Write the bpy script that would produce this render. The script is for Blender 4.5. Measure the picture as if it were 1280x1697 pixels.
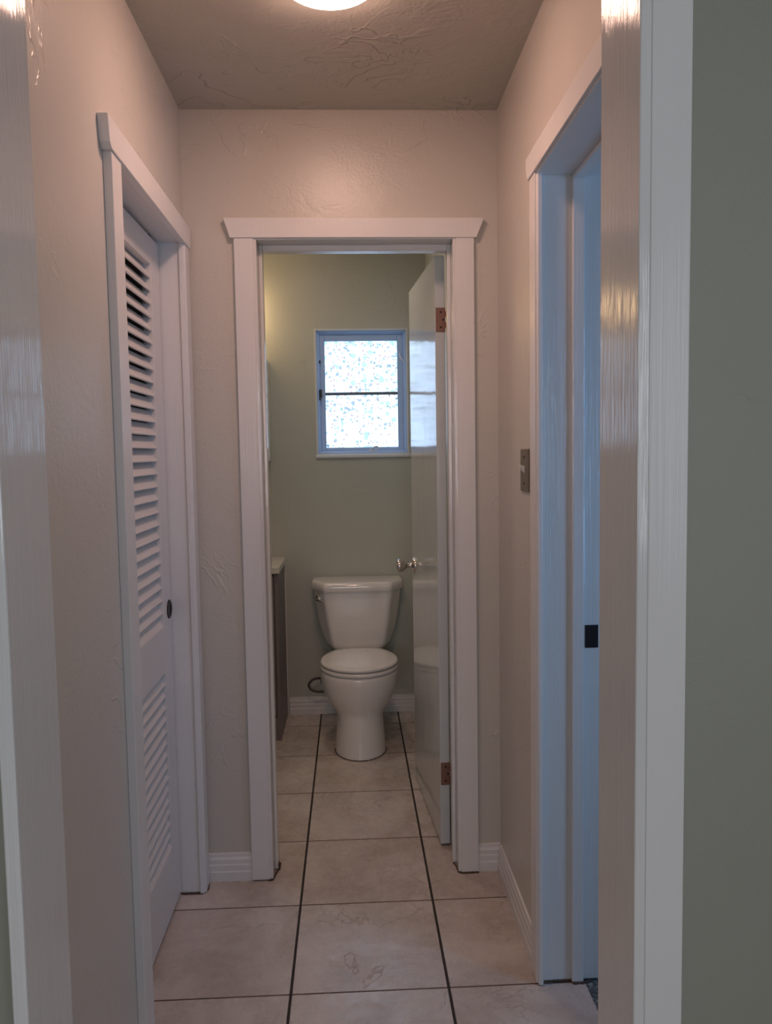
import bpy, bmesh, math, random
from mathutils import Vector, Matrix
random.seed(4)
C = bpy.context.scene.collection
S = bpy.context.scene
for o in list(bpy.data.objects): bpy.data.objects.remove(o)

# ------------------------------------------------------------------ camera
def make_camera():
    yaw, pitch, roll = 0.0437, -0.07383, -0.01611
    cy, sy, cp, sp = math.cos(yaw), math.sin(yaw), math.cos(pitch), math.sin(pitch)
    f = Vector((sy*cp, cy*cp, sp)); r = Vector((cy, -sy, 0)); u = r.cross(f)
    cr, sr = math.cos(roll), math.sin(roll)
    r2 = cr*r + sr*u; u2 = -sr*r + cr*u
    cam = bpy.data.cameras.new('camera'); co = bpy.data.objects.new('camera', cam); C.objects.link(co)
    m = Matrix((r2, u2, -f)).transposed().to_4x4(); m.translation = Vector((0, 0, 1.3785))
    co.matrix_world = m
    cam.sensor_fit = 'HORIZONTAL'; cam.sensor_width = 36; cam.lens = 36*1326.25/1280
    cam.clip_start = 0.02
    S.camera = co
make_camera()
S.view_settings.view_transform = 'Standard'; S.view_settings.look = 'None'
S.view_settings.gamma = 1; S.view_settings.use_curve_mapping = False
S.view_settings.exposure = 0.08

# ------------------------------------------------------------------ world and lights
w = bpy.data.worlds.new('sky'); S.world = w; w.use_nodes = True
w.node_tree.nodes['Background'].inputs[0].default_value = (0.6, 0.75, 1.0, 1)
w.node_tree.nodes['Background'].inputs[1].default_value = 0.6

LAMP_HALL = 45.0            # emission of the hall ceiling dome
LAMP_HALL_COL = (1.0, 0.6, 0.465)
LAMP_VANITY = 18.0
LAMP_VANITY_COL = (1.0, 0.645, 0.33)
FILL_BATH = 24.0             # emission of an added fill dome, unseen above the bathroom door head
FILL_BATH_COL = (1.0, 0.77, 0.63)
PANE_COL = (0.52, 0.7, 1.0)
PANE = 2.4                  # daylight through the bathroom window film

def area(name, loc, target, sx, sy, power, col):
    l = bpy.data.lights.new(name, 'AREA'); l.shape = 'RECTANGLE'; l.size = sx; l.size_y = sy
    l.energy = power; l.color = col
    o = bpy.data.objects.new(name, l); C.objects.link(o); o.location = loc
    o.rotation_euler = (Vector(target)-Vector(loc)).to_track_quat('-Z', 'Y').to_euler()
# daylight entering the window of the front room (behind the camera) and of the side room
FRONT = 19.0; FRONT_COL = (0.97, 0.96, 1.0)
FSIDE = 9.5; FSIDE_COL = (0.9, 0.95, 1.0)
SIDE = 22.0; SIDE_COL = (0.26, 0.56, 1.0)
area('daylight_front_room', (-0.3, -2.42, 1.5), (-0.3, 0, 1.35), 1.6, 1.2, FRONT, FRONT_COL)
area('daylight_front_room_side', (1.42, -0.9, 1.5), (0, -0.9, 1.2), 1.4, 1.1, FSIDE, FSIDE_COL)
area('daylight_side_room', (2.0, 0.93, 1.35), (2.0, 2.5, 1.30), 0.95, 1.15, SIDE, SIDE_COL)

# ------------------------------------------------------------------ materials
def newmat(name, col, rough=0.5, metal=0.0, spec=0.5, coat=0.0):
    m = bpy.data.materials.new(name); m.use_nodes = True
    b = m.node_tree.nodes['Principled BSDF']
    b.inputs['Base Color'].default_value = (*col, 1); b.inputs['Roughness'].default_value = rough
    b.inputs['Metallic'].default_value = metal; b.inputs['Specular IOR Level'].default_value = spec
    b.inputs['Coat Weight'].default_value = coat; b.inputs['Coat Roughness'].default_value = 0.08
    return m
class NT:
    def __init__(s, m): s.m = m; s.t = m.node_tree; s.b = s.t.nodes['Principled BSDF']
    def n(s, typ, **kw):
        n = s.t.nodes.new(typ)
        for k, v in kw.items(): setattr(n, k, v)
        return n
    def l(s, a, b): s.t.links.new(a, b)
    def coord(s, scale=(1, 1, 1)):
        tc = s.n('ShaderNodeTexCoord'); mp = s.n('ShaderNodeMapping'); mp.inputs['Scale'].default_value = scale
        s.l(tc.outputs['Object'], mp.inputs['Vector']); return mp.outputs[0]
    def noise(s, vec, sc, det=3, rough=0.5, dist=0.0):
        n = s.n('ShaderNodeTexNoise'); n.inputs['Scale'].default_value = sc; n.inputs['Detail'].default_value = det
        n.inputs['Roughness'].default_value = rough; n.inputs['Distortion'].default_value = dist
        s.l(vec, n.inputs['Vector']); return n.outputs['Fac']
    def math(s, op, a, b=0.0, c=None, clamp=False):
        n = s.n('ShaderNodeMath', operation=op, use_clamp=clamp)
        for i, v in enumerate((a, b, c)):
            if v is None: continue
            if isinstance(v, (int, float)): n.inputs[i].default_value = v
            else: s.l(v, n.inputs[i])
        return n.outputs[0]
    def ramp(s, v, a, b, c=0.0, d=1.0):
        n = s.n('ShaderNodeMapRange'); n.interpolation_type = 'SMOOTHSTEP'
        s.l(v, n.inputs[0])
        for i, x in enumerate((a, b, c, d)): n.inputs[i+1].default_value = x
        return n.outputs[0]
    def mix(s, f, a, b):
        n = s.n('ShaderNodeMix', data_type='RGBA')
        if isinstance(f, (int, float)): n.inputs[0].default_value = f
        else: s.l(f, n.inputs[0])
        for i, v in ((6, a), (7, b)):
            if isinstance(v, tuple): n.inputs[i].default_value = (*v, 1)
            else: s.l(v, n.inputs[i])
        return n.outputs[2]
    def bump(s, h, dist, strength=1.0, prev=None):
        n = s.n('ShaderNodeBump'); n.inputs['Strength'].default_value = strength; n.inputs['Distance'].default_value = dist
        s.l(h, n.inputs['Height'])
        if prev is not None: s.l(prev, n.inputs['Normal'])
        return n.outputs[0]

def plaster(name, col, rough=0.32, ridge=0.0012, fine=0.0006, spec=0.5):
    m = newmat(name, col, rough, spec=spec); t = NT(m)
    v = t.coord()
    n1 = t.noise(v, 5.5, 3, 0.55, 0.9)
    rid = t.math('ABSOLUTE', t.math('SUBTRACT', n1, 0.5))
    rid = t.ramp(rid, 0.0, 0.022, 1.0, 0.0)
    mask = t.ramp(t.noise(v, 3.1, 2), 0.53, 0.68)
    rid = t.math('MULTIPLY', rid, mask)
    n2 = t.noise(v, 14, 4, 0.6, 0.4)
    pl = t.ramp(n2, 0.45, 0.60)
    nb = t.bump(rid, ridge, 1.0)
    nb = t.bump(pl, ridge*0.22, 1.0, nb)
    nf = t.bump(t.noise(v, 130, 3, 0.6), fine, 1.0, nb)
    t.l(nf, t.b.inputs['Normal'])
    c = t.mix(t.noise(v, 2.2, 3), tuple(x*0.95 for x in col), tuple(min(1, x*1.05) for x in col))
    t.l(c, t.b.inputs['Base Color'])
    return m
def painted(name, col, rough=0.22, stroke=0.0005, axis='z', spec=0.5):
    m = newmat(name, col, rough, spec=spec); t = NT(m)
    sc = {'z': (260, 260, 2.5), 'x': (5, 260, 260), 'y': (260, 5, 260)}[axis]
    v = t.coord(sc)
    nb = t.bump(t.noise(v, 1.0, 3, 0.6), stroke, 1.0)
    nb = t.bump(t.noise(t.coord(), 9, 2), 0.0012, 1.0, nb)
    t.l(nb, t.b.inputs['Normal'])
    c = t.mix(t.noise(t.coord(), 7, 4), tuple(x*0.96 for x in col), col)
    t.l(c, t.b.inputs['Base Color'])
    return m
WALL = (0.615, 0.585, 0.535)
M = {}
M['wall'] = plaster('wall_paint', WALL)
M['wall_bath'] = plaster('wall_paint_sage', (0.505, 0.53, 0.475), rough=0.45, ridge=0.001)
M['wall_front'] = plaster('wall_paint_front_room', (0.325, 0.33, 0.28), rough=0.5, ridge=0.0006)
M['ceiling'] = plaster('ceiling_paint', (0.52, 0.50, 0.45), rough=0.5, ridge=0.0028)
M['trim'] = painted('trim_paint', (0.78, 0.77, 0.77), 0.24)
M['trim_jamb'] = painted('jamb_paint', (0.76, 0.76, 0.76), 0.09, stroke=0.0011, spec=1.0)
M['door_gray'] = painted('door_gloss_paint', (0.62, 0.66, 0.67), 0.10, stroke=0.00006)
M['louver'] = painted('louver_paint', (0.74, 0.72, 0.71), 0.35)
M['metal'] = newmat('brushed_nickel', (0.62, 0.58, 0.54), 0.22, 1.0)
M['chrome'] = newmat('chrome', (0.75, 0.75, 0.75), 0.08, 1.0)
M['bronze'] = newmat('hinge_copper', (0.28, 0.15, 0.11), 0.45, 0.4)
M['dark'] = newmat('dark_metal', (0.025, 0.022, 0.02), 0.4, 0.6)
M['steel'] = newmat('tarnished_steel', (0.07, 0.07, 0.08), 0.3, 0.9)
M['plate'] = newmat('switch_plate_metal', (0.25, 0.20, 0.15), 0.38, 0.8)
M['porcelain'] = newmat('porcelain', (0.87, 0.855, 0.84), 0.08, coat=0.6)
M['seat'] = newmat('toilet_seat_plastic', (0.82, 0.80, 0.78), 0.16)
M['winframe_daylit'] = painted('window_frame_daylit_blue', (0.43, 0.62, 0.92), 0.3)  # blue of the window light is put into the frame's base colour
M['muntin'] = painted('muntin_paint', (0.13, 0.16, 0.21), 0.35)
M['winedge'] = painted('window_sill_paint', (0.66, 0.70, 0.74), 0.3)
M['vanity'] = painted('vanity_gray_paint', (0.20, 0.175, 0.185), 0.4)
M['counter'] = newmat('cultured_marble', (0.68, 0.66, 0.61), 0.15)
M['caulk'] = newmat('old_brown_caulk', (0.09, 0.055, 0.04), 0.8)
M['rubber'] = newmat('braided_hose', (0.08, 0.07, 0.065), 0.5, 0.3)
M['mirror'] = newmat('mirror', (0.8, 0.85, 0.83), 0.02, 1.0)
M['white'] = newmat('white_enamel', (0.75, 0.77, 0.76), 0.3)

def emis(name, col, st):
    m = newmat(name, (0.8, 0.8, 0.8), 0.3)
    b = m.node_tree.nodes['Principled BSDF']
    b.inputs['Emission Color'].default_value = (*col, 1); b.inputs['Emission Strength'].default_value = st
    return m
M['dome'] = emis('lamp_dome_glass', LAMP_HALL_COL, LAMP_HALL)
M['fill_dome_bath'] = emis('bathroom_fill_dome', FILL_BATH_COL, FILL_BATH)
M['globe'] = emis('vanity_bulb_glass', LAMP_VANITY_COL, LAMP_VANITY)

def tile_mat():
    T = 0.4064; XA, Y0 = -0.178, 1.9607
    m = newmat('ceramic_floor_tile', (0.4, 0.33, 0.28), 0.32); t = NT(m)
    tc = t.n('ShaderNodeTexCoord'); sep = t.n('ShaderNodeSeparateXYZ'); t.l(tc.outputs['Object'], sep.inputs[0])
    gx = t.math('DIVIDE', t.math('SUBTRACT', sep.outputs[0], XA), T)
    gy = t.math('DIVIDE', t.math('SUBTRACT', sep.outputs[1], Y0), T)
    def line(g):                      # distance to the nearest joint, in metres
        fr = t.math('FRACT', t.math('ADD', g, 100.5))
        return t.math('MULTIPLY', t.math('ABSOLUTE', t.math('SUBTRACT', fr, 0.5)), T)
    wob = t.math('MULTIPLY', t.math('SUBTRACT', t.noise(tc.outputs['Object'], 30, 2), 0.5), 0.0012)
    dx = t.math('ADD', line(gx), wob); dy = t.math('ADD', line(gy), wob)
    mx = t.ramp(dx, 0.0030, 0.0042, 1, 0)     # long joints, wide and nearly black
    my = t.ramp(dy, 0.0019, 0.0029, 1, 0)     # cross joints, narrower and browner
    # per-tile variation
    cx = t.math('FLOOR', t.math('ADD', gx, 100)); cyy = t.math('FLOOR', t.math('ADD', gy, 100))
    comb = t.n('ShaderNodeCombineXYZ'); t.l(cx, comb.inputs[0]); t.l(cyy, comb.inputs[1])
    wn = t.n('ShaderNodeTexWhiteNoise', noise_dimensions='3D'); t.l(comb.outputs[0], wn.inputs['Vector'])
    off = t.n('ShaderNodeVectorMath', operation='MULTIPLY_ADD'); t.l(wn.outputs['Color'], off.inputs[0])
    off.inputs[1].default_value = (9, 9, 9); t.l(tc.outputs['Object'], off.inputs[2])
    n1 = t.noise(off.outputs[0], 3.5, 6, 0.62, 0.6)
    n2 = t.noise(off.outputs[0], 22, 5, 0.7)
    a = t.mix(t.ramp(n1, 0.33, 0.68), (0.47, 0.40, 0.355), (0.65, 0.595, 0.555))
    a = t.mix(t.ramp(n2, 0.35, 0.75, 0.0, 0.35), a, (0.58, 0.52, 0.47))
    # thin slate-like creases
    n3 = t.noise(off.outputs[0], 2.6, 5, 0.6, 0.5)
    cr = t.ramp(t.math('ABSOLUTE', t.math('SUBTRACT', n3, 0.47)), 0.0, 0.006, 1, 0)
    cr = t.math('MULTIPLY', cr, t.ramp(t.noise(off.outputs[0], 3.0, 2), 0.46, 0.56))
    a = t.mix(t.math('MULTIPLY', cr, 0.28), a, (0.20, 0.16, 0.14))
    g = t.mix(my, a, (0.13, 0.085, 0.065)); g = t.mix(mx, g, (0.028, 0.022, 0.020))
    t.l(g, t.b.inputs['Base Color'])
    gm = t.math('MAXIMUM', mx, my)
    h = t.math('SUBTRACT', t.math('MULTIPLY', n1, 0.5), t.math('MULTIPLY', cr, 0.4))
    h = t.math('SUBTRACT', h, t.math('MULTIPLY', gm, 1.0))
    nb = t.bump(h, 0.0016, 1.0); nb = t.bump(n2, 0.0008, 1.0, nb); t.l(nb, t.b.inputs['Normal'])
    t.l(t.math('ADD', t.math('MULTIPLY', gm, 0.5), t.ramp(n2, 0.3, 0.7, 0.20, 0.33)), t.b.inputs['Roughness'])
    return m
M['tile'] = tile_mat()

def terrazzo():
    m = newmat('terrazzo_floor', (0.1, 0.1, 0.1), 0.35); t = NT(m)
    n = t.noise(t.coord(), 90, 3, 0.7)
    t.l(t.mix(t.ramp(n, 0.5, 0.6), (0.06, 0.07, 0.075), (0.30, 0.31, 0.30)), t.b.inputs['Base Color'])
    return m
M['terrazzo'] = terrazzo()

def pane_mat():
    """window glass under a pebble-patterned privacy film, lit by the day outside"""
    m = newmat('patterned_window_film', (0.7, 0.75, 0.75), 0.35); t = NT(m)
    v = t.coord()
    col = (0.93, 1.0, 1.0)
    prev = col
    for sc, cdark, th, seed in ((62, (0.20, 0.33, 0.26), 0.30, 0.0), (52, (0.24, 0.28, 0.28), 0.34, 3.3), (66, (0.46, 0.26, 0.22), 0.30, 7.1), (85, (0.06, 0.09, 0.08), 0.22, 5.2), (34, (0.38, 0.50, 0.36), 0.40, 1.7)):
        mp = t.n('ShaderNodeMapping'); mp.inputs['Location'].default_value = (seed, seed, seed*2); t.l(v, mp.inputs[0])
        wv = t.n('ShaderNodeVectorMath', operation='MULTIPLY_ADD')
        nn = t.n('ShaderNodeTexNoise'); nn.inputs['Scale'].default_value = 60; t.l(mp.outputs[0], nn.inputs['Vector'])
        t.l(nn.outputs['Color'], wv.inputs[0]); wv.inputs[1].default_value = (0.012, 0.012, 0.012); t.l(mp.outputs[0], wv.inputs[2])
        vo = t.n('ShaderNodeTexVoronoi'); vo.inputs['Scale'].default_value = sc; t.l(wv.outputs[0], vo.inputs['Vector'])
        sp = t.n('ShaderNodeSeparateColor'); t.l(vo.outputs['Color'], sp.inputs[0])
        on = t.ramp(sp.outputs[0], 0.82, 0.85)
        sz = t.math('MULTIPLY', sp.outputs[1], 0.25)
        d = t.math('SUBTRACT', vo.outputs['Distance'], sz)
        f = t.math('MULTIPLY', t.ramp(d, th*0.7, th*1.35, 1, 0), on)
        prev = t.mix(t.math('MULTIPLY', f, 0.9), prev, cdark)
    tint = t.n('ShaderNodeMix', data_type='RGBA', blend_type='MULTIPLY'); tint.inputs[0].default_value = 1; t.l(prev, tint.inputs[6]); tint.inputs[7].default_value = (*PANE_COL, 1)
    t.l(tint.outputs[2], t.b.inputs['Emission Color']); t.b.inputs['Emission Strength'].default_value = PANE
    t.b.inputs['Base Color'].default_value = (0.3, 0.3, 0.3, 1)
    return m
M['pane'] = pane_mat()

# ------------------------------------------------------------------ helpers
def box(bm, x0, x1, y0, y1, z0, z1):
    vs = [bm.verts.new(p) for p in ((x0,y0,z0),(x1,y0,z0),(x1,y1,z0),(x0,y1,z0),(x0,y0,z1),(x1,y0,z1),(x1,y1,z1),(x0,y1,z1))]
    for f in ((3,2,1,0),(4,5,6,7),(0,1,5,4),(1,2,6,5),(2,3,7,6),(3,0,4,7)): bm.faces.new([vs[i] for i in f])
def prism(bm, pts, axis, a, b):
    """closed 2D polygon swept along an axis. axis z: pts (x,y); y: pts (x,z); x: pts (y,z)"""
    def P(p, t):
        return (p[0], p[1], t) if axis == 'z' else ((p[0], t, p[1]) if axis == 'y' else (t, p[0], p[1]))
    A = [bm.verts.new(P(p, a)) for p in pts]; B = [bm.verts.new(P(p, b)) for p in pts]
    n = len(pts); bm.faces.new(A); bm.faces.new(B[::-1])
    for i in range(n): bm.faces.new((A[i], B[i], B[(i+1) % n], A[(i+1) % n]))
def loft(bm, rings, cap=True):
    R = [[bm.verts.new(p) for p in r] for r in rings]; n = len(R[0])
    for a, b in zip(R, R[1:]):
        for i in range(n): bm.faces.new((a[i], a[(i+1) % n], b[(i+1) % n], b[i]))
    if cap: bm.faces.new(R[0][::-1]); bm.faces.new(R[-1])
def lathe(bm, prof, seg=32, mat=None):
    """profile (r,z) around local z, placed by matrix"""
    mat = mat or Matrix()
    rings = []
    for r, z in prof:
        rings.append([mat @ Vector((max(r, 1e-5)*math.cos(2*math.pi*i/seg), max(r, 1e-5)*math.sin(2*math.pi*i/seg), z)) for i in range(seg)])
    loft(bm, rings)
def tube(bm, pts, r, seg=10):
    pts = [Vector(p) for p in pts]; rings = []
    for i, p in enumerate(pts):
        d = (pts[min(i+1, len(pts)-1)] - pts[max(i-1, 0)]).normalized()
        q = d.to_track_quat('Z', 'Y')
        rings.append([p + q @ Vector((r*math.cos(2*math.pi*k/seg), r*math.sin(2*math.pi*k/seg), 0)) for k in range(seg)])
    loft(bm, rings)
def smoothpath(pts, n=8):
    pts = [Vector(p) for p in pts]; out = []
    for i in range(len(pts)-1):
        p0 = pts[max(i-1, 0)]; p1 = pts[i]; p2 = pts[i+1]; p3 = pts[min(i+2, len(pts)-1)]
        for k in range(n):
            t = k/n
            out.append(0.5*((2*p1)+(-p0+p2)*t+(2*p0-5*p1+4*p2-p3)*t*t+(-p0+3*p1-3*p2+p3)*t**3))
    out.append(pts[-1]); return out
def obj(name, bm, mat, parent=None, bevel=0.0, smooth=False, seg=2, origin=None):
    if origin is not None: bmesh.ops.translate(bm, verts=bm.verts, vec=-Vector(origin))
    bmesh.ops.recalc_face_normals(bm, faces=bm.faces)
    me = bpy.data.meshes.new(name); bm.to_mesh(me); bm.free()
    o = bpy.data.objects.new(name, me); C.objects.link(o); me.materials.append(M[mat] if isinstance(mat, str) else mat)
    if origin is not None: o.location = origin
    if bevel:
        b = o.modifiers.new('bevel', 'BEVEL'); b.width = bevel; b.segments = seg; b.limit_method = 'ANGLE'; b.angle_limit = math.radians(35)
        b.harden_normals = False
    if smooth:
        for p in me.polygons: p.use_smooth = True
        if bevel == 0:
            pass
    if parent: 
        o.parent = parent
        if origin is not None: o.location = Vector(origin) - parent.location
        else: o.location = -parent.location
    return o
def autosmooth(o, ang=40):
    me = o.data
    for p in me.polygons: p.use_smooth = True
    bm = bmesh.new(); bm.from_mesh(me)
    for e in bm.edges:
        if len(e.link_faces) == 2 and e.calc_face_angle(0) > math.radians(ang): e.smooth = False
    bm.to_mesh(me); bm.free()
    return o
def empty(name, loc): 
    o = bpy.data.objects.new(name, None); C.objects.link(o); o.location = loc; o.empty_display_size = 0.1; return o
def tag(o, label, cat, kind=None, group=None):
    o['label'] = label; o['category'] = cat
    if kind: o['kind'] = kind
    if group: o['group'] = group
    return o
def boxes(name, lst, mat, parent=None, bevel=0.0):
    bm = bmesh.new()
    for b in lst: box(bm, *b)
    return obj(name, bm, mat, parent, bevel)
def wall_y(x0, x1, y0, y1, z1, holes):
    """boxes of a wall that runs along x, with rectangular holes (xa, xb, za, zb)"""
    out = []; x = x0
    for a, b, za, zb in sorted(holes):
        out.append((x, a, y0, y1, 0, z1))
        if za > 0: out.append((a, b, y0, y1, 0, za))
        out.append((a, b, y0, y1, zb, z1)); x = b
    out.append((x, x1, y0, y1, 0, z1)); return out
def wall_x(x0, x1, y0, y1, z1, holes):
    out = []; y = y0
    for a, b, za, zb in sorted(holes):
        out.append((x0, x1, y, a, 0, z1))
        if za > 0: out.append((x0, x1, a, b, 0, za))
        out.append((x0, x1, a, b, zb, z1)); y = b
    out.append((x0, x1, y, y1, 0, z1)); return out
def struct(o, label, cat): return tag(o, label, cat, 'structure')

# ------------------------------------------------------------------ room shell
H = 2.4274
XL, XR, D = -0.4977, 0.4724, 2.536          # hall side walls, end wall
XL2, XR2, D2 = -0.612, 0.587, 2.646         # far faces of those walls
EN, EF = 0.945, 1.050                       # entry wall
BY = 4.19; BX0, BX1 = -0.86, 0.406          # bathroom back and side walls
JL, JR = -0.397, 0.337                      # entry jamb faces
struct(boxes('floor', [(-1.9, XR2-0.004, -2.4, BY+0.1, -0.08, 0.0)], 'tile'), 'beige square ceramic floor tiles with dark joints', 'floor')
struct(boxes('floor_side_room', [(XR2-0.004, 3.1, EF, 3.7, -0.08, -0.001)], 'terrazzo'), 'dark speckled floor strip just inside the right doorway', 'floor')
struct(boxes('floor_front_room_side', [(XR2-0.004, 1.4, -2.4, EF, -0.08, 0.0)], 'tile'), 'beige tile floor of the front room by its side window', 'floor')
struct(boxes('ceiling', [(-1.9, 3.1, -2.4, BY+0.1, H, H+0.1)], 'ceiling'), 'beige ceiling with trowelled plaster ridges above the hall', 'ceiling')
struct(boxes('wall_left', wall_x(XL2, XL, EF, D, H, [(1.782, 2.475, 0, 2.028)]), 'wall'), 'beige left hall wall around the louvered closet door', 'wall')
struct(boxes('wall_right', wall_x(XR, XR2, EF, D, H, [(1.182, 1.983, 0, 2.058)]), 'wall'), 'beige right hall wall around the side doorway', 'wall')
struct(boxes('wall_end', wall_y(BX0-0.1, XR2, D, D2, H, [(-0.293, 0.348, 0, 2.053)]), 'wall'), 'beige end wall of the hall around the bathroom doorway', 'wall')
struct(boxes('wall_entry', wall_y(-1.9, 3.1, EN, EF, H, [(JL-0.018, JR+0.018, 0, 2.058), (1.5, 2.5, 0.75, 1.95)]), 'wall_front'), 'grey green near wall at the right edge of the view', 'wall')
WX0, WX1, WZ0, WZ1 = -0.174, 0.311, 1.368, 2.021
struct(boxes('wall_bathroom_back', wall_y(BX0-0.1, XR2, BY, BY+0.12, H, [(WX0, WX1, WZ0, WZ1)]), 'wall_bath'), 'sage green bathroom back wall behind the toilet and around the window', 'wall')
struct(boxes('wall_bathroom_right', [(BX1, XR2, D2, BY, 0, H)], 'wall_bath'), 'sage green bathroom wall behind the open door', 'wall')
struct(boxes('wall_bathroom_left', [(BX0-0.1, BX0, D2, BY, 0, H)], 'wall_bath'), 'sage green bathroom wall left of the vanity', 'wall')
struct(boxes('wall_closet', [(-1.3, -1.2, EF, D2, 0, H), (-1.2, XL2, 1.6, 1.66, 0, H), (-1.2, BX0-0.1, D, D2, 0, H)], 'wall'), 'closet walls behind the louvered door', 'wall')
struct(boxes('wall_side_room', [(3.0, 3.1, EF, 3.7, 0, H), (XR2, 3.1, 3.6, 3.7, 0, H)], 'wall'), 'side room walls beyond the right doorway', 'wall')
struct(boxes('wall_front_room', wall_y(-1.9, 1.4, -2.4, -2.3, H, [(-1.1, 0.5, 0.9, 2.1)]) + [(-2.0, -1.9, -2.4, EF, 0, H)] + wall_x(1.3, 1.4, -2.3, EN, H, [(-1.6, -0.2, 0.95, 2.05)]), 'wall_front'), 'front room walls behind the photographer', 'wall')

# ------------------------------------------------------------------ baseboards (profiled)
BP = [(0, 0), (0.013, 0), (0.013, 0.030), (0.011, 0.034), (0.011, 0.052), (0.009, 0.056), (0.009, 0.070), (0.006, 0.078), (0.005, 0.088), (0, 0.090)]
def base(name, axis, wall, sgn, a, b, label):
    bm = bmesh.new(); prism(bm, [(wall+sgn*p[0], p[1]) for p in BP], axis, a, b)
    return struct(obj(name, bm, 'trim'), label, 'baseboard')
base('baseboard_end_left', 'x', D, -1, XL+0.001, -0.342, 'short white baseboard left of the bathroom doorway')
base('baseboard_end_right', 'x', D, -1, 0.397, XR-0.001, 'short white baseboard right of the bathroom doorway')
base('baseboard_right', 'y', XR, -1, 2.016, D-0.013, 'white baseboard on the right wall below the light switch')
base('baseboard_left', 'y', XL, 1, EF+0.02, 1.717, 'white baseboard on the left wall before the closet')
base('baseboard_bathroom', 'x', BY, -1, -0.345, BX1-0.001, 'white baseboard behind the toilet')
base('baseboard_entry_right', 'x', EN, -1, 0.400, 1.299, 'white baseboard on the near wall')

# ------------------------------------------------------------------ door casings
def bpoly(bm, pts, axis, a, b): prism(bm, pts, axis, a, b)
HPROF = None
# --- bathroom doorway (trim_1): casing faces the camera, header with slanted ends
t1 = struct(empty('trim_1', (0.03, 2.59, 0)), 'white door frame with wide header around the bathroom doorway', 'door frame')
F = D-0.020
def casing_y(name, x0, x1, inner, z1, parent, front, back, sgn=-1):
    """flat casing with a small stepped bead on its inner edge; faces -y"""
    bm = bmesh.new(); s = 1 if inner == x1 else -1
    bd = 0.008
    pts = [(x0 if s > 0 else x1, back), (x0 if s > 0 else x1, front), (inner-s*bd, front), (inner-s*bd, front+sgn*-0.004), (inner, front+sgn*-0.006), (inner, back)]
    prism(bm, pts, 'z', 0.004, z1); return obj(name, bm, 'trim', parent, bevel=0.0015)
casing_y('side_casing', -0.343, -0.277, -0.277, 2.040, t1, F, D)
casing_y('side_casing', 0.332, 0.396, 0.332, 2.040, t1, F, D)
bm = bmesh.new(); prism(bm, [(-0.354, 2.040), (-0.361, 2.062), (-0.374, 2.100), (0.429, 2.098), (0.414, 2.062), (0.404, 2.038)], 'y', F-0.004, D)
obj('header', bm, 'trim', t1, bevel=0.002)
boxes('jamb', [(-0.293, -0.275, F+0.004, D2+0.014, 0.004, 2.053), (0.330, 0.348, F+0.004, D2+0.014, 0.004, 2.053), (-0.275, 0.330, F+0.004, D2+0.014, 2.035, 2.053)], 'trim_jamb', t1, 0.002)
boxes('door_stop', [(-0.275, -0.264, D+0.045, D+0.083, 0.004, 2.035), (0.319, 0.330, D+0.045, D+0.083, 0.004, 2.035), (-0.264, 0.319, D+0.045, D+0.083, 2.015, 2.035)], 'trim_jamb', t1, 0.002)
boxes('back_casing', [(-0.350, -0.285, D2, D2+0.014, 0.004, 2.11), (0.340, 0.400, D2, D2+0.014, 0.004, 2.11), (-0.285, 0.340, D2, D2+0.014, 2.045, 2.11)], 'trim', t1, 0.002)
def caulk(pts, r, parent):
    bm = bmesh.new(); path = []
    for a, b in zip(pts, pts[1:]):
        a, b = Vector(a), Vector(b); n = max(2, int((b-a).length/0.004))
        for k in range(n): path.append(a.lerp(b, k/n) + Vector((random.uniform(-1, 1), random.uniform(-1, 1), 0))*0.0008)
    path.append(Vector(pts[-1])); rings = []
    for i, p in enumerate(path):
        d = (path[min(i+1, len(path)-1)] - path[max(i-1, 0)]).normalized(); q = d.to_track_quat('Z', 'Y'); rr = r*random.uniform(0.45, 1.2)
        rings.append([p + q @ Vector((rr*math.cos(k*math.pi/3), rr*math.sin(k*math.pi/3), 0)) for k in range(6)])
    loft(bm, rings); obj('old_caulk', bm, 'caulk', parent, smooth=True)
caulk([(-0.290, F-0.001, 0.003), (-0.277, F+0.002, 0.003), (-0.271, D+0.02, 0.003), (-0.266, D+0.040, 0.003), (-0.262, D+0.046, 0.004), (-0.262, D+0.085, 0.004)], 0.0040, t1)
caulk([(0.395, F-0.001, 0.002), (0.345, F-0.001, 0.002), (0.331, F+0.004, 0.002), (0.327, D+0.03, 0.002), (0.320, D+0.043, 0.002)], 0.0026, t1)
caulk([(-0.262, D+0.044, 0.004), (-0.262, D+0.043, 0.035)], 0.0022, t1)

# --- closet doorway (trim_2) on the left wall
t2 = struct(empty('trim_2', (-0.52, 2.12, 0)), 'white door frame around the louvered closet door', 'door frame')
G = XL+0.019
def casing_x(name, y0, y1, inner, z0, z1, parent, front, back, s_out):
    bm = bmesh.new(); s = 1 if inner == y1 else -1; far = y0 if s > 0 else y1; bd = 0.008
    pts = [(back, far), (front, far), (front, inner-s*bd), (front-s_out*0.004, inner-s*bd), (front-s_out*0.006, inner), (back, inner)]
    prism(bm, pts, 'z', z0, z1); return obj(name, bm, 'trim', parent, bevel=0.0015)
casing_x('side_casing', 1.722, 1.800, 1.800, 0.004, 2.008, t2, G, XL, 1)
casing_x('side_casing', 2.450, 2.514, 2.450, 0.004, 2.008, t2, G, XL, 1)
bm = bmesh.new(); prism(bm, [(1.712, 2.008), (1.700, 2.020), (1.690, 2.072), (2.528, 2.072), (2.524, 2.008)], 'x', XL, G+0.004)
obj('header', bm, 'trim', t2, bevel=0.002)
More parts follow.
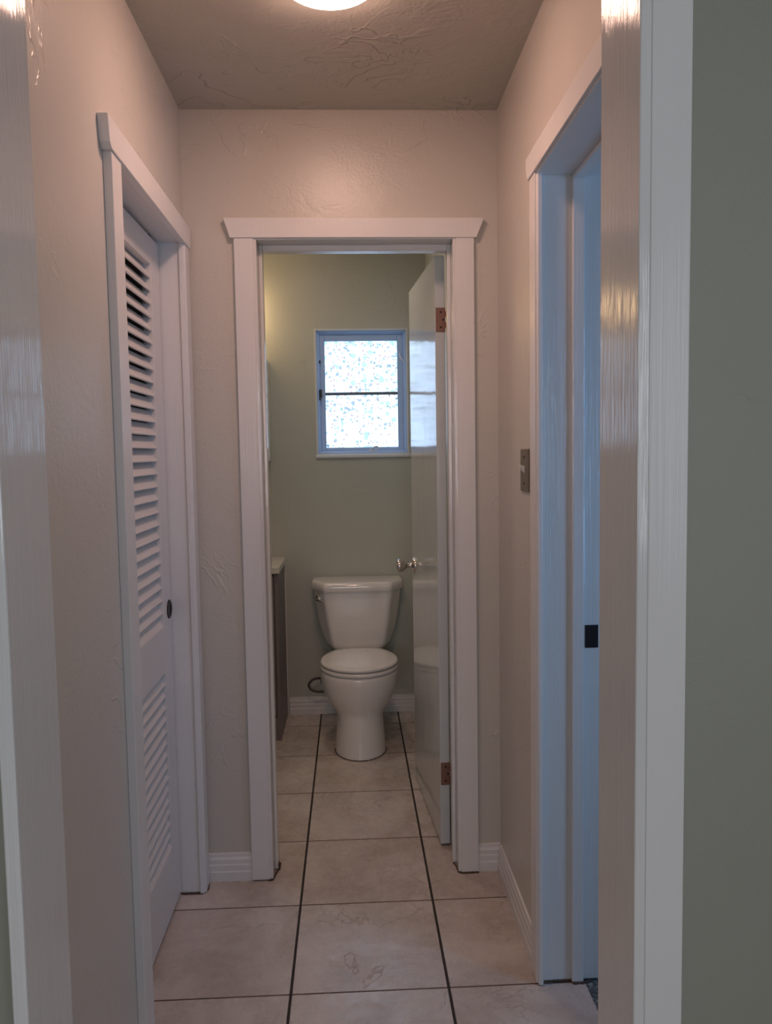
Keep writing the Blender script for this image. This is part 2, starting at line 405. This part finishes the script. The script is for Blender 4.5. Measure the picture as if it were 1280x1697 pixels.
boxes('jamb', [(XL2, G-0.004, 1.782, 1.800, 0.004, 2.028), (XL2, G-0.004, 2.457, 2.475, 0.004, 2.028), (XL2, G-0.004, 1.800, 2.457, 2.012, 2.028)], 'trim', t2, 0.002)
boxes('door_stop', [(XL2, -0.587, 1.800, 1.812, 0.004, 2.012), (XL2, -0.587, 2.440, 2.457, 0.004, 2.012), (XL2, -0.587, 1.812, 2.440, 1.996, 2.012)], 'trim', t2, 0.001)  # unseen strips behind the door, added to block light and darken its gap
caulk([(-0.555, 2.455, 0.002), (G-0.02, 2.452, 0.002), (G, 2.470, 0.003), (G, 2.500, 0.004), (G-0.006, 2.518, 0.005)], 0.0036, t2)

# --- side doorway (trim_3) on the right wall
t3 = struct(empty('trim_3', (0.53, 1.6, 0)), 'white door frame around the right doorway with blue daylight on its jamb', 'door frame')
K = XR-0.017
casing_x('side_casing', 1.948, 2.014, 1.948, 0.004, 2.045, t3, K, XR, -1)
casing_x('side_casing', 1.136, 1.202, 1.202, 0.004, 2.045, t3, K, XR, -1)
bm = bmesh.new(); prism(bm, [(2.022, 2.045), (2.034, 2.072), (2.040, 2.102), (1.110, 2.102), (1.128, 2.045)], 'x', K-0.004, XR)
obj('header', bm, 'trim', t3, bevel=0.002)
boxes('jamb', [(K+0.004, XR2+0.075, 1.965, 1.983, 0.004, 2.058), (K+0.004, XR2+0.030, 1.182, 1.200, 0.004, 2.058), (K+0.004, XR2+0.030, 1.200, 1.965, 2.040, 2.058)], 'trim_jamb', t3, 0.0015)
boxes('door_stop', [(0.548, 0.578, 1.953, 1.965, 0.004, 2.040), (0.548, 0.578, 1.200, 1.212, 0.004, 2.040), (0.548, 0.578, 1.212, 1.953, 2.028, 2.040)], 'trim_jamb', t3, 0.0025)
sp = boxes('strike_plate', [(0.583, 0.6165, 1.9620, 1.9655, 0.880, 0.938)], 'steel', t3, 0.001); sp['label'] = 'dark metal strike plate'
bm = bmesh.new(); box(bm, 0.5825, 0.590, 1.9605, 1.9635, 0.885, 0.905); box(bm, 0.594, 0.606, 1.9600, 1.9625, 0.896, 0.922)
lathe(bm, [(0.0001, 0), (0.004, 0), (0.003, 0.002), (0.0001, 0.0025)], 12, Matrix.Translation((0.600, 1.962, 0.930)) @ Matrix.Rotation(math.pi/2, 4, 'X'))
obj('latch_lip', bm, 'dark', sp)
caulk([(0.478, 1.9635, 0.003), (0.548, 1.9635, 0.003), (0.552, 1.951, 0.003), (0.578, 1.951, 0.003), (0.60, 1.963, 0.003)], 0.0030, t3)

# --- entry opening (trim_4) that the photographer looks through
t4 = struct(empty('trim_4', (-0.03, 1.0, 0)), 'glossy white entry frame cut by the left and right edges of view', 'door frame')
boxes('jamb', [(JL-0.018, JL, EN-0.018, EF+0.020, 0.003, 2.058)], 'trim_jamb', t4, 0.002)
boxes('jamb', [(JR, JR+0.018, EN-0.018, EF+0.020, 0.003, 2.058)], 'trim_jamb', t4, 0.002)
boxes('head_jamb', [(JL, JR, EN-0.018, EF+0.020, 2.040, 2.058)], 'trim_jamb', t4, 0.002)
casing_y('side_casing', JR+0.005, 0.397, JR+0.005, 2.045, t4, EN-0.020, EN)
casing_y('side_casing', -0.411, JL-0.003, JL-0.003, 2.045, t4, EN-0.010, EN)
boxes('header', [(-0.425, 0.412, EN-0.022, EN, 2.045, 2.105)], 'trim', t4, 0.002)

# ------------------------------------------------------------------ closet door (louvered)
d1 = struct(empty('door_1', (-0.571, 2.128, 0)), 'white louvered closet door in the left wall', 'door')
DX1, DX0 = -0.557, -0.585; DY0, DY1 = 1.806, 2.450
LY0, LY1 = 1.900, 2.352
boxes('door_frame', [(DX0, DX1, DY0, LY0, 0.012, 2.004), (DX0, DX1, LY1, DY1, 0.012, 2.004),
      (DX0, DX1, LY0, LY1, 0.012, 0.208), (DX0, DX1, LY0, LY1, 0.740, 0.880), (DX0, DX1, LY0, LY1, 1.925, 2.004)], 'louver', d1, 0.0015)
def louvers(z0, z1, n):
    bm = bmesh.new(); p = (z1-z0)/n; xm = (DX0+DX1)/2; a = math.radians(58)
    for i in range(n):
        zc = z0 + (i+0.42)*p
        L, t = 0.0205, 0.0026
        # outer (hall) edge low, rounded nose
        ux, uz = math.cos(a), -math.sin(a); nx, nz = math.sin(a), math.cos(a)
        pts = [(-L, -t), (L-0.001, -t), (L+0.0006, 0), (L-0.001, t), (-L, t)]
        prism(bm, [(xm-0.001+ux*u+nx*v, zc+uz*u+nz*v) for u, v in pts], 'y', LY0, LY1)
    return obj('louver_panel', bm, 'louver', d1)
louvers(0.880, 1.925, 28); louvers(0.208, 0.740, 15)
bm = bmesh.new()
lathe(bm, [(0.0001, 0.0002), (0.019, 0.0006), (0.022, 0.003), (0.027, 0.003), (0.029, 0.0005), (0.029, 0)], 32, Matrix.Translation((DX1, 2.424, 0.917)) @ Matrix.Rotation(math.pi/2, 4, 'Y'))
o = autosmooth(obj('finger_pull', bm, 'dark', d1)); o['label'] = 'round dark bronze finger pull'
boxes('ball_catch', [(DX0+0.004, DX1-0.004, 2.36, 2.385, 2.0042, 2.0112)], 'dark', d1)

# ------------------------------------------------------------------ bathroom door, swung open
ang = math.atan2(0.040, 0.612)
HP = Vector((0.325, 2.700, 0))
d2 = struct(empty('door_2', HP), 'glossy grey bathroom door standing open against the right side', 'door')
d2.rotation_euler.z = ang
# local: y runs along the door away from the hinge, x from -0.033 (room face) to 0 (wall side)
def dobj(name, bm, mat, bevel=0.0, smooth=False, parent=None):
    bmesh.ops.recalc_face_normals(bm, faces=bm.faces)
    me = bpy.data.meshes.new(name); bm.to_mesh(me); bm.free(); o = bpy.data.objects.new(name, me); C.objects.link(o)
    me.materials.append(M[mat]); o.parent = parent or d2
    if bevel:
        b = o.modifiers.new('bevel', 'BEVEL'); b.width = bevel; b.segments = 2; b.limit_method = 'ANGLE'
    if smooth: autosmooth(o)
    return o
bm = bmesh.new(); box(bm, -0.033, 0, 0, 0.613, 0.010, 2.029); dobj('door_slab', bm, 'door_gray', 0.0015)
for zc in (1.818, 0.262):
    bm = bmesh.new(); z0, z1 = zc-0.040, zc+0.040
    pts = [(-0.031, z0), (0.001, z0), (0.001, z0+0.012), (0.006, z0+0.016), (0.006, z0+0.030), (0.001, z0+0.034), (0.001, z0+0.048), (0.006, z0+0.052), (0.006, z0+0.066), (0.001, z0+0.070), (0.001, z1), (-0.031, z1)]
    prism(bm, pts, 'y', -0.0022, 0.0); h = dobj('hinge', bm, 'bronze', 0.0006); h['label'] = 'copper brown hinge leaf on the door edge'
    bm = bmesh.new()
    for k in range(3):
        lathe(bm, [(0.0001, 0), (0.0035, 0), (0.0028, 0.001), (0.0001, 0.0012)], 10, Matrix.Translation((-0.014+(k % 2)*0.008, -0.0022, z0+0.015+k*0.025)) @ Matrix.Rotation(math.pi/2, 4, 'X'))
    dobj('screw', bm, 'dark', parent=h)
    bm = bmesh.new(); lathe(bm, [(0.0001, 0), (0.0042, 0), (0.0042, 0.080), (0.0001, 0.080)], 14, Matrix.Translation((0.0075, -0.004, z0))); dobj('hinge_pin', bm, 'bronze', smooth=True, parent=h)
KP = [(0.0001, 0), (0.031, 0), (0.031, 0.003), (0.027, 0.009), (0.013, 0.011), (0.0105, 0.014), (0.0105, 0.030), (0.014, 0.036), (0.021, 0.043), (0.0265, 0.060), (0.0275, 0.066), (0.0255, 0.071), (0.020, 0.0725), (0.008, 0.0715), (0.007, 0.0735), (0.0001, 0.0735)]
bm = bmesh.new(); lathe(bm, KP, 40, Matrix.Translation((-0.033, 0.553, 0.917)) @ Matrix.Rotation(-math.pi/2, 4, 'Y'))
k1 = dobj('door_knob', bm, 'metal', smooth=True); k1['label'] = 'satin metal round door knob'
bm = bmesh.new(); lathe(bm, [(r, z*0.7) for r, z in KP], 40, Matrix.Translation((0, 0.553, 0.917)) @ Matrix.Rotation(math.pi/2, 4, 'Y')); dobj('door_knob', bm, 'metal', smooth=True)
bm = bmesh.new(); box(bm, -0.026, -0.007, 0.613, 0.6145, 0.890, 0.944); box(bm, -0.022, -0.011, 0.6145, 0.621, 0.910, 0.924); dobj('latch_plate', bm, 'metal')

# ------------------------------------------------------------------ bathroom window
wn = struct(empty('window_1', (0.068, BY, WZ0)), 'small bathroom window with pebble-patterned film glass in a frame coloured blue for the daylight on it', 'window')
def ring(bm, x0, x1, z0, z1, t, y0, y1, tb=None, tl=None):
    tb = t if tb is None else tb; tl = t if tl is None else tl
    box(bm, x0, x0+tl, y0, y1, z0, z1); box(bm, x1-t, x1, y0, y1, z0, z1)
    box(bm, x0+tl, x1-t, y0, y1, z1-t, z1); box(bm, x0+tl, x1-t, y0, y1, z0, z0+tb)
bm = bmesh.new(); ring(bm, WX0, WX1, WZ0, WZ1, 0.010, BY-0.004, BY+0.12); obj('reveal', bm, 'winedge', wn, 0.0015)
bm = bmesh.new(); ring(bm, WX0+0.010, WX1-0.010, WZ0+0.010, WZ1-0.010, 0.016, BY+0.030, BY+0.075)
ring(bm, WX0+0.010, WX1-0.010, WZ0+0.010, WZ1-0.010, 0.008, BY+0.014, BY+0.030); obj('window_frame', bm, 'winframe_daylit', wn, 0.002)
GX0, GX1, GZ0, GZ1 = -0.122, 0.256, 1.410, 1.962
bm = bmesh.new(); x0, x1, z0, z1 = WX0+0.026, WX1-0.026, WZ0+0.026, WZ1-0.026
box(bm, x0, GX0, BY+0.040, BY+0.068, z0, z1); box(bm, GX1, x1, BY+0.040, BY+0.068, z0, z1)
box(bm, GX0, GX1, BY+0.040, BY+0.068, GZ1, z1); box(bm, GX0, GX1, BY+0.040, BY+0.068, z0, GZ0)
sash = obj('sash', bm, 'winframe_daylit', wn, 0.0025)
boxes('muntin', [(GX0, GX1, BY+0.042, BY+0.058, 1.683, 1.698)], 'muntin', wn, 0.001)
boxes('window_pane', [(GX0, GX1, BY+0.056, BY+0.060, GZ0, 1.683)], 'pane', wn)
boxes('window_pane', [(GX0, GX1, BY+0.056, BY+0.060, 1.698, GZ1)], 'pane', wn)
boxes('sill', [(WX0-0.004, WX1+0.006, BY-0.014, BY+0.030, WZ0-0.012, WZ0+0.004)], 'winedge', wn, 0.003)
bm = bmesh.new()                                         # casement lock handle on the left
box(bm, WX0+0.020, WX0+0.034, BY+0.026, BY+0.040, 1.672, 1.712)
tube(bm, smoothpath([(WX0+0.027, BY+0.026, 1.695), (WX0+0.027, BY+0.008, 1.700), (WX0+0.026, BY+0.004, 1.690), (WX0+0.024, BY+0.006, 1.655)], 5), 0.0045)
obj('lock_handle', bm, 'dark', wn)
bm = bmesh.new(); box(bm, WX0+0.022, WX0+0.030, BY+0.026, BY+0.034, 1.848, 1.862); obj('hinge_screw', bm, 'dark', wn)
bm = bmesh.new(); tube(bm, smoothpath([(WX1-0.040, BY+0.036, 1.895), (WX1-0.036, BY+0.030, 1.875), (WX1-0.022, BY+0.030, 1.855), (WX1-0.018, BY+0.034, 1.850)], 4), 0.004); obj('friction_stay', bm, 'winedge', wn)
bm = bmesh.new(); box(bm, 0.100, 0.150, BY+0.024, BY+0.040, WZ0+0.014, WZ0+0.030)
tube(bm, smoothpath([(0.125, BY+0.030, 1.395), (0.122, BY+0.012, 1.405), (0.140, BY+0.006, 1.412), (0.152, BY+0.006, 1.402)], 5), 0.0042); obj('crank_operator', bm, 'winedge', wn)

# ------------------------------------------------------------------ other rooms' windows (frames only, where the daylight comes from)
def simple_window(name, axis, w, a, b, z0, z1, label):
    e = struct(empty(name, (w, (a+b)/2, z0) if axis == 'x' else ((a+b)/2, w, z0)), label, 'window')
    bm = bmesh.new(); t = 0.04
    for u0, u1, v0, v1 in ((a, a+t, z0, z1), (b-t, b, z0, z1), (a+t, b-t, z0, z0+t), (a+t, b-t, z1-t, z1), ((a+b)/2-0.015, (a+b)/2+0.015, z0+t, z1-t)):
        if axis == 'x': box(bm, w-0.03, w+0.03, u0, u1, v0, v1)
        else: box(bm, u0, u1, w-0.03, w+0.03, v0, v1)
    obj('window_frame', bm, 'winedge', e)
simple_window('window_2', 'y', -2.35, -1.1, 0.5, 0.9, 2.1, 'front room window behind the photographer')
simple_window('window_3', 'x', 1.35, -1.6, -0.2, 0.95, 2.05, 'front room side window')
simple_window('window_4', 'y', 0.9975, 1.5, 2.5, 0.75, 1.95, 'side room window beyond the right doorway')

# ------------------------------------------------------------------ toilet
TX, TY = 0.024, 3.66
toilet = tag(empty('toilet', (TX, 3.80, 0)), 'white two-piece toilet with closed lid below the window', 'toilet')
def egg(hw, yf, yb, z, cx=TX, yc=TY, n=56, pf=2.0, pb=2.0, dx=0.0):
    pts = []
    for i in range(n):
        a = 2*math.pi*i/n; c, s = math.cos(a), math.sin(a)
        p = pf if s < 0 else pb
        x = cx + hw*math.copysign(abs(c)**(2/p), c)
        y = yc + (yc-yf if s < 0 else yb-yc)*math.copysign(abs(s)**(2/p), s)
        pts.append((x, y, z))
    return pts
secs = [(0.000, .119, 3.500, 3.95), (0.006, .119, 3.500, 3.95), (0.030, .117, 3.503, 3.95), (0.070, .1135, 3.508, 3.95), (0.110, .1100, 3.515, 3.94), (0.150, .1065, 3.522, 3.93),
        (0.172, .1060, 3.526, 3.93), (0.188, .1100, 3.526, 3.93), (0.205, .1190, 3.520, 3.93), (0.225, .1330, 3.510, 3.93), (0.250, .1500, 3.495, 3.93), (0.280, .1650, 3.480, 3.94),
        (0.310, .1750, 3.468, 3.94), (0.340, .1795, 3.461, 3.94), (0.368, .1800, 3.458, 3.94), (0.378, .1790, 3.459, 3.94), (0.383, .1760, 3.462, 3.938)]
bm = bmesh.new(); loft(bm, [egg(h, f, b, z, pb=2.8) for z, h, f, b in secs]); autosmooth(obj('bowl', bm, 'porcelain', toilet), 60)
bm = bmesh.new()          # deck behind the bowl that carries the tank
box(bm, TX-0.110, TX+0.110, 3.85, 4.14, 0.250, 0.386); obj('tank_deck', bm, 'porcelain', toilet, bevel=0.02, seg=4)
def disc(name, z0, z1, hw, yf, yb, bev, backcut, parent):
    prof = [(z0, -bev), (z0+bev*.4, -bev*.3), (z0+bev, 0), (z1-bev, 0), (z1-bev*.4, -bev*.3), (z1, -bev), (z1+0.0012, -bev-0.03), (z1+0.0018, -hw*0.7)]
    rings = []
    for z, d in prof:
        r = egg(hw+d, yf-d, yb+d, z)
        r = [(x, min(y, backcut), z) for x, y, z in r]; rings.append(r)
    bm = bmesh.new(); loft(bm, rings); return autosmooth(obj(name, bm, 'seat', parent), 50)
disc('seat', 0.3885, 0.4060, .181, 3.458, 3.90, 0.006, 3.850, toilet)
disc('lid', 0.4100, 0.4280, .180, 3.460, 3.90, 0.008, 3.848, toilet)
for s in (-1, 1):
    bm = bmesh.new(); box(bm, TX+s*0.07-0.018, TX+s*0.07+0.018, 3.850, 3.885, 0.386, 0.420); obj('lid_hinge', bm, 'seat', toilet, bevel=0.006, seg=3)
# tank: octagonal front with slanted cheeks, narrowing towards a rounded bottom
TC = 0.024
def tank_ring(z, hw, fl, yf, yb, ych):
    """half width hw at the cheeks' back, half width fl of the flat front panel"""
    base_ = [(-fl, yf), (fl, yf), (hw, ych), (hw, yb), (-hw, yb), (-hw, ych)]
    out = []; n = len(base_)
    for i in range(n):
        a, p, b = Vector(base_[i-1]), Vector(base_[i]), Vector(base_[(i+1) % n])
        r = 0.018 if i < 2 else 0.022
        u = p+(a-p).normalized()*r; v = p+(b-p).normalized()*r
        for k in range(6):
            t = k/5; q = (1-t)**2*u+2*t*(1-t)*p+t*t*v; out.append((TC+q.x, q.y, z))
    return out
ts = [(0.388, .118, .112, 3.990, 4.130, 4.03), (0.393, .134, .121, 3.982, 4.140, 4.03), (0.405, .150, .127, 3.976, 4.15, 4.03), (0.425, .166, .132, 3.972, 4.155, 4.03), (0.455, .182, .137, 3.968, 4.16, 4.066), (0.50, .196, .144, 3.964, 4.165, 4.066),
      (0.55, .206, .151, 3.960, 4.165, 4.066), (0.60, .213, .156, 3.957, 4.165, 4.066), (0.65, .219, .164, 3.955, 4.165, 4.066), (0.690, .223, .170, 3.954, 4.165, 4.066)]
bm = bmesh.new(); loft(bm, [tank_ring(*t) for t in ts]); autosmooth(obj('tank', bm, 'porcelain', toilet), 50)
def lid_ring(z, g): return tank_ring(z, .236+g, .166+g, 3.942-g, 4.175+g*0.3, 4.060)
bm = bmesh.new(); loft(bm, [lid_ring(*t) for t in ((0.6905, -0.010), (0.6905, -0.001), (0.694, 0.001), (0.715, 0.0), (0.727, -0.003), (0.733, -0.008), (0.7355, -0.016), (0.736, -0.035))])
autosmooth(obj('tank_lid', bm, 'porcelain', toilet), 50)
bm = bmesh.new()
q = Matrix.Translation((TC-0.197, 4.000, 0.652)) @ Matrix.Rotation(math.radians(-38), 4, 'Z') @ Matrix.Rotation(math.pi/2, 4, 'X')
lathe(bm, [(0.0001, -0.004), (0.0155, -0.004), (0.0155, 0.006), (0.011, 0.010), (0.0001, 0.012)], 24, q)
tube(bm, smoothpath([q @ Vector((0, 0, 0.008)), q @ Vector((0.004, 0, 0.020)), q @ Vector((0.02, -0.002, 0.024)), q @ Vector((0.048, -0.008, 0.024))], 5), 0.0052, 12)
o = autosmooth(obj('flush_lever', bm, 'chrome', toilet)); o['label'] = 'small chrome flush lever'
for s in (-1, 1):
    bm = bmesh.new(); lathe(bm, [(0.013, 0), (0.013, 0.008), (0.009, 0.015), (0.0001, 0.017)], 20, Matrix.Translation((TX+s*0.098, 3.745, 0.028)) @ Matrix.Rotation(s*0.9, 4, 'Y')); autosmooth(obj('bolt_cap', bm, 'porcelain', toilet))

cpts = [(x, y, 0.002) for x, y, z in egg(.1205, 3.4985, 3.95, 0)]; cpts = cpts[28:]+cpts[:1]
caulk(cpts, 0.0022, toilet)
# water supply stop valve and looped hose left of the toilet
sup = tag(empty('water_supply_valve', (-0.155, 4.17, 0.17)), 'dark supply hose loop and stop valve behind the toilet', 'valve')
bm = bmesh.new(); lathe(bm, [(0.0001, 0), (0.026, 0), (0.024, 0.005), (0.011, 0.008), (0.011, 0.055), (0.0001, 0.055)], 24, Matrix.Translation((-0.155, 4.1885, 0.175)) @ Matrix.Rotation(math.pi/2, 4, 'X')); autosmooth(obj('valve_body', bm, 'rubber', sup))
bm = bmesh.new(); lathe(bm, [(0.0001, 0), (0.016, 0.002), (0.016, 0.008), (0.0001, 0.011)], 16, Matrix.Translation((-0.155, 4.133, 0.175)) @ Matrix.Rotation(math.pi/2, 4, 'X')); autosmooth(obj('valve_handle', bm, 'dark', sup))
bm = bmesh.new(); tube(bm, smoothpath([(-0.150, 4.150, 0.185), (-0.175, 4.135, 0.205), (-0.215, 4.120, 0.203), (-0.238, 4.115, 0.178), (-0.225, 4.110, 0.152), (-0.185, 4.105, 0.142), (-0.130, 4.105, 0.150), (-0.100, 4.09, 0.20), (-0.095, 4.075, 0.30), (-0.090, 4.07, 0.386)], 8), 0.0062, 10); autosmooth(obj('supply_hose', bm, 'rubber', sup))

# ------------------------------------------------------------------ vanity
VX0, VX1, VY0 = -0.815, -0.356, 3.795
van = tag(empty('bathroom_vanity', ((VX0+VX1)/2, 4.0, 0)), 'small grey vanity with white top at the left of the bathroom', 'vanity')
boxes('cabinet', [(VX0, VX1, VY0+0.018, BY-0.006, 0.115, 0.812), (VX0, VX1, VY0+0.002, BY-0.006, 0.0, 0.113), (VX1-0.018, VX1, VY0+0.002, VY0+0.018, 0.113, 0.812), (VX0, VX0+0.018, VY0+0.002, VY0+0.018, 0.113, 0.812)], 'vanity', van, 0.0012)
vd = boxes('door', [(VX0+0.02, VX1-0.020, VY0-0.004, VY0+0.017, 0.122, 0.800)], 'vanity', van, 0.002)
boxes('door_panel', [(VX0+0.075, VX1-0.075, VY0-0.007, VY0-0.0041, 0.175, 0.745)], 'vanity', vd, 0.003)
bm = bmesh.new(); lathe(bm, [(0.0001, 0), (0.006, 0), (0.0055, 0.010), (0.012, 0.017), (0.0135, 0.022), (0.010, 0.027), (0.0001, 0.029)], 24, Matrix.Translation((VX1-0.024, VY0-0.004, 0.708)) @ Matrix.Rotation(math.pi/2, 4, 'X'))
autosmooth(obj('door_knob', bm, 'metal', vd))
ct = bmesh.new()
x0, x1, y0, y1 = VX0-0.008, VX1+0.010, VY0-0.022, BY-0.002
cxx, cyy = (x0+x1)/2, (y0+y1)/2-0.01
n = 48; outer, rim, r2, r3 = [], [], [], []
for i in range(n):
    a = 2*math.pi*i/n; c, s = math.cos(a), math.sin(a)
    k = min((x1-cxx)/max(abs(c), 1e-6), ((y1-cyy) if s > 0 else (cyy-y0))/max(abs(s), 1e-6))
    outer.append((cxx+c*k, cyy+s*k)); rim.append((cxx+0.165*c, cyy+0.13*s)); r2.append((cxx+0.15*c, cyy+0.115*s)); r3.append((cxx+0.07*c, cyy+0.05*s))
rs = [[(x, y, 0.8145) for x, y in rim], [(x, y, 0.8145) for x, y in outer], [(x, y, 0.845) for x, y in outer], [(x, y, 0.845) for x, y in rim], [(x, y, 0.825) for x, y in r2], [(x, y, 0.818) for x, y in r3]]
loft(ct, rs); obj('countertop', ct, 'counter', van, bevel=0.002)
bm = bmesh.new(); lathe(bm, [(0.0001, 0), (0.022, 0), (0.020, 0.01), (0.013, 0.02), (0.012, 0.08), (0.0001, 0.085)], 24, Matrix.Translation((cxx, y1-0.045, 0.845)))
tube(bm, smoothpath([(cxx, y1-0.045, 0.915), (cxx, y1-0.09, 0.93), (cxx, y1-0.15, 0.915)], 5), 0.009); autosmooth(obj('faucet', bm, 'chrome', van))
boxes('scribe_strip', [(VX1+0.0005, VX1+0.0055, BY-0.012, BY-0.001, 0.0, 0.812)], 'trim', van)

# medicine cabinet above the vanity, its right side showing past the door frame
mc = tag(empty('medicine_cabinet', (-0.62, BY-0.05, 1.35)), 'white medicine cabinet edge on the back wall above the vanity', 'cabinet')
boxes('cabinet_body', [(-0.815, -0.409, BY-0.085, BY-0.001, 1.350, 1.856)], 'white', mc, 0.002)
mdr = boxes('mirror_door', [(-0.817, -0.407, BY-0.103, BY-0.086, 1.346, 1.860)], 'white', mc, 0.002)
boxes('mirror_glass', [(-0.800, -0.424, BY-0.105, BY-0.1035, 1.365, 1.842)], 'mirror', mdr)

# vanity light above it
vl = tag(empty('vanity_light', (-0.60, BY, 2.10)), 'vanity light hidden behind the left door frame, glowing on the back wall', 'lamp')
boxes('back_plate', [(-0.76, -0.46, BY-0.022, BY-0.001, 2.06, 2.14)], 'chrome', vl, 0.004)
for x in (-0.70, -0.53):
    bm = bmesh.new(); lathe(bm, [(0.0001, 0), (0.016, 0.002), (0.018, 0.03), (0.0001, 0.032)], 20, Matrix.Translation((x, BY-0.022, 2.10)) @ Matrix.Rotation(math.pi/2, 4, 'X')); s_ = autosmooth(obj('lamp_socket', bm, 'chrome', vl))
    bm = bmesh.new(); lathe(bm, [(0.046*math.sin(math.pi*k/16), -0.046*math.cos(math.pi*k/16)) for k in range(17)], 28, Matrix.Translation((x, BY-0.098, 2.10))); autosmooth(obj('bulb', bm, 'globe', vl), 80)

# ------------------------------------------------------------------ hall ceiling light
cl = tag(empty('ceiling_light', (-0.026, 1.838, H)), 'round glowing flush ceiling light at the top of the view', 'ceiling light')
bm = bmesh.new(); lathe(bm, [(0.0001, 0), (0.112, 0), (0.112, -0.012), (0.0001, -0.012)], 64, Matrix.Translation((-0.026, 1.838, H-0.0005))); autosmooth(obj('base_ring', bm, 'white', cl))
prof = [(0.108, -0.0125)]+[(0.108*math.cos(t), -0.0125-0.030*math.sin(t)) for t in [k*math.pi/2/14 for k in range(1, 15)]]
bm = bmesh.new(); lathe(bm, prof, 64, Matrix.Translation((-0.026, 1.838, H))); autosmooth(obj('glass_dome', bm, 'dome', cl), 80)

bath_fill = tag(empty('ceiling_light', (-0.22, 3.30, H)), 'added bathroom fill light out of view above the bathroom door frame', 'ceiling light')  # unseen fill dome, added to brighten the bathroom
bm = bmesh.new(); lathe(bm, [(0.0001, 0), (0.112, 0), (0.112, -0.012), (0.0001, -0.012)], 48, Matrix.Translation((-0.22, 3.30, H-0.0005))); autosmooth(obj('base_ring', bm, 'white', bath_fill))
bm = bmesh.new(); lathe(bm, prof, 48, Matrix.Translation((-0.22, 3.30, H))); autosmooth(obj('glass_dome', bm, 'fill_dome_bath', bath_fill), 80)

# ------------------------------------------------------------------ light switch
sw = tag(empty('light_switch', (XR, 2.135, 1.325)), 'brown metal light switch plate on the right wall beside the doorway', 'light switch')
bm = bmesh.new(); box(bm, XR-0.005, XR-0.0003, 2.090, 2.185, 1.268, 1.383); obj('switch_plate', bm, 'plate', sw, bevel=0.002)
bm = bmesh.new(); prism(bm, [(XR-0.004, 1.317), (XR-0.019, 1.334), (XR-0.019, 1.341), (XR-0.004, 1.336)], 'y', 2.132, 2.143); o = obj('toggle', bm, 'white', sw, bevel=0.001)
for z in (1.290, 1.361):
    bm = bmesh.new(); lathe(bm, [(0.0001, 0), (0.0035, 0), (0.003, 0.0012), (0.0001, 0.0015)], 12, Matrix.Translation((XR-0.005, 2.1375, z)) @ Matrix.Rotation(-math.pi/2, 4, 'Y')); obj('screw', bm, 'dark', sw)
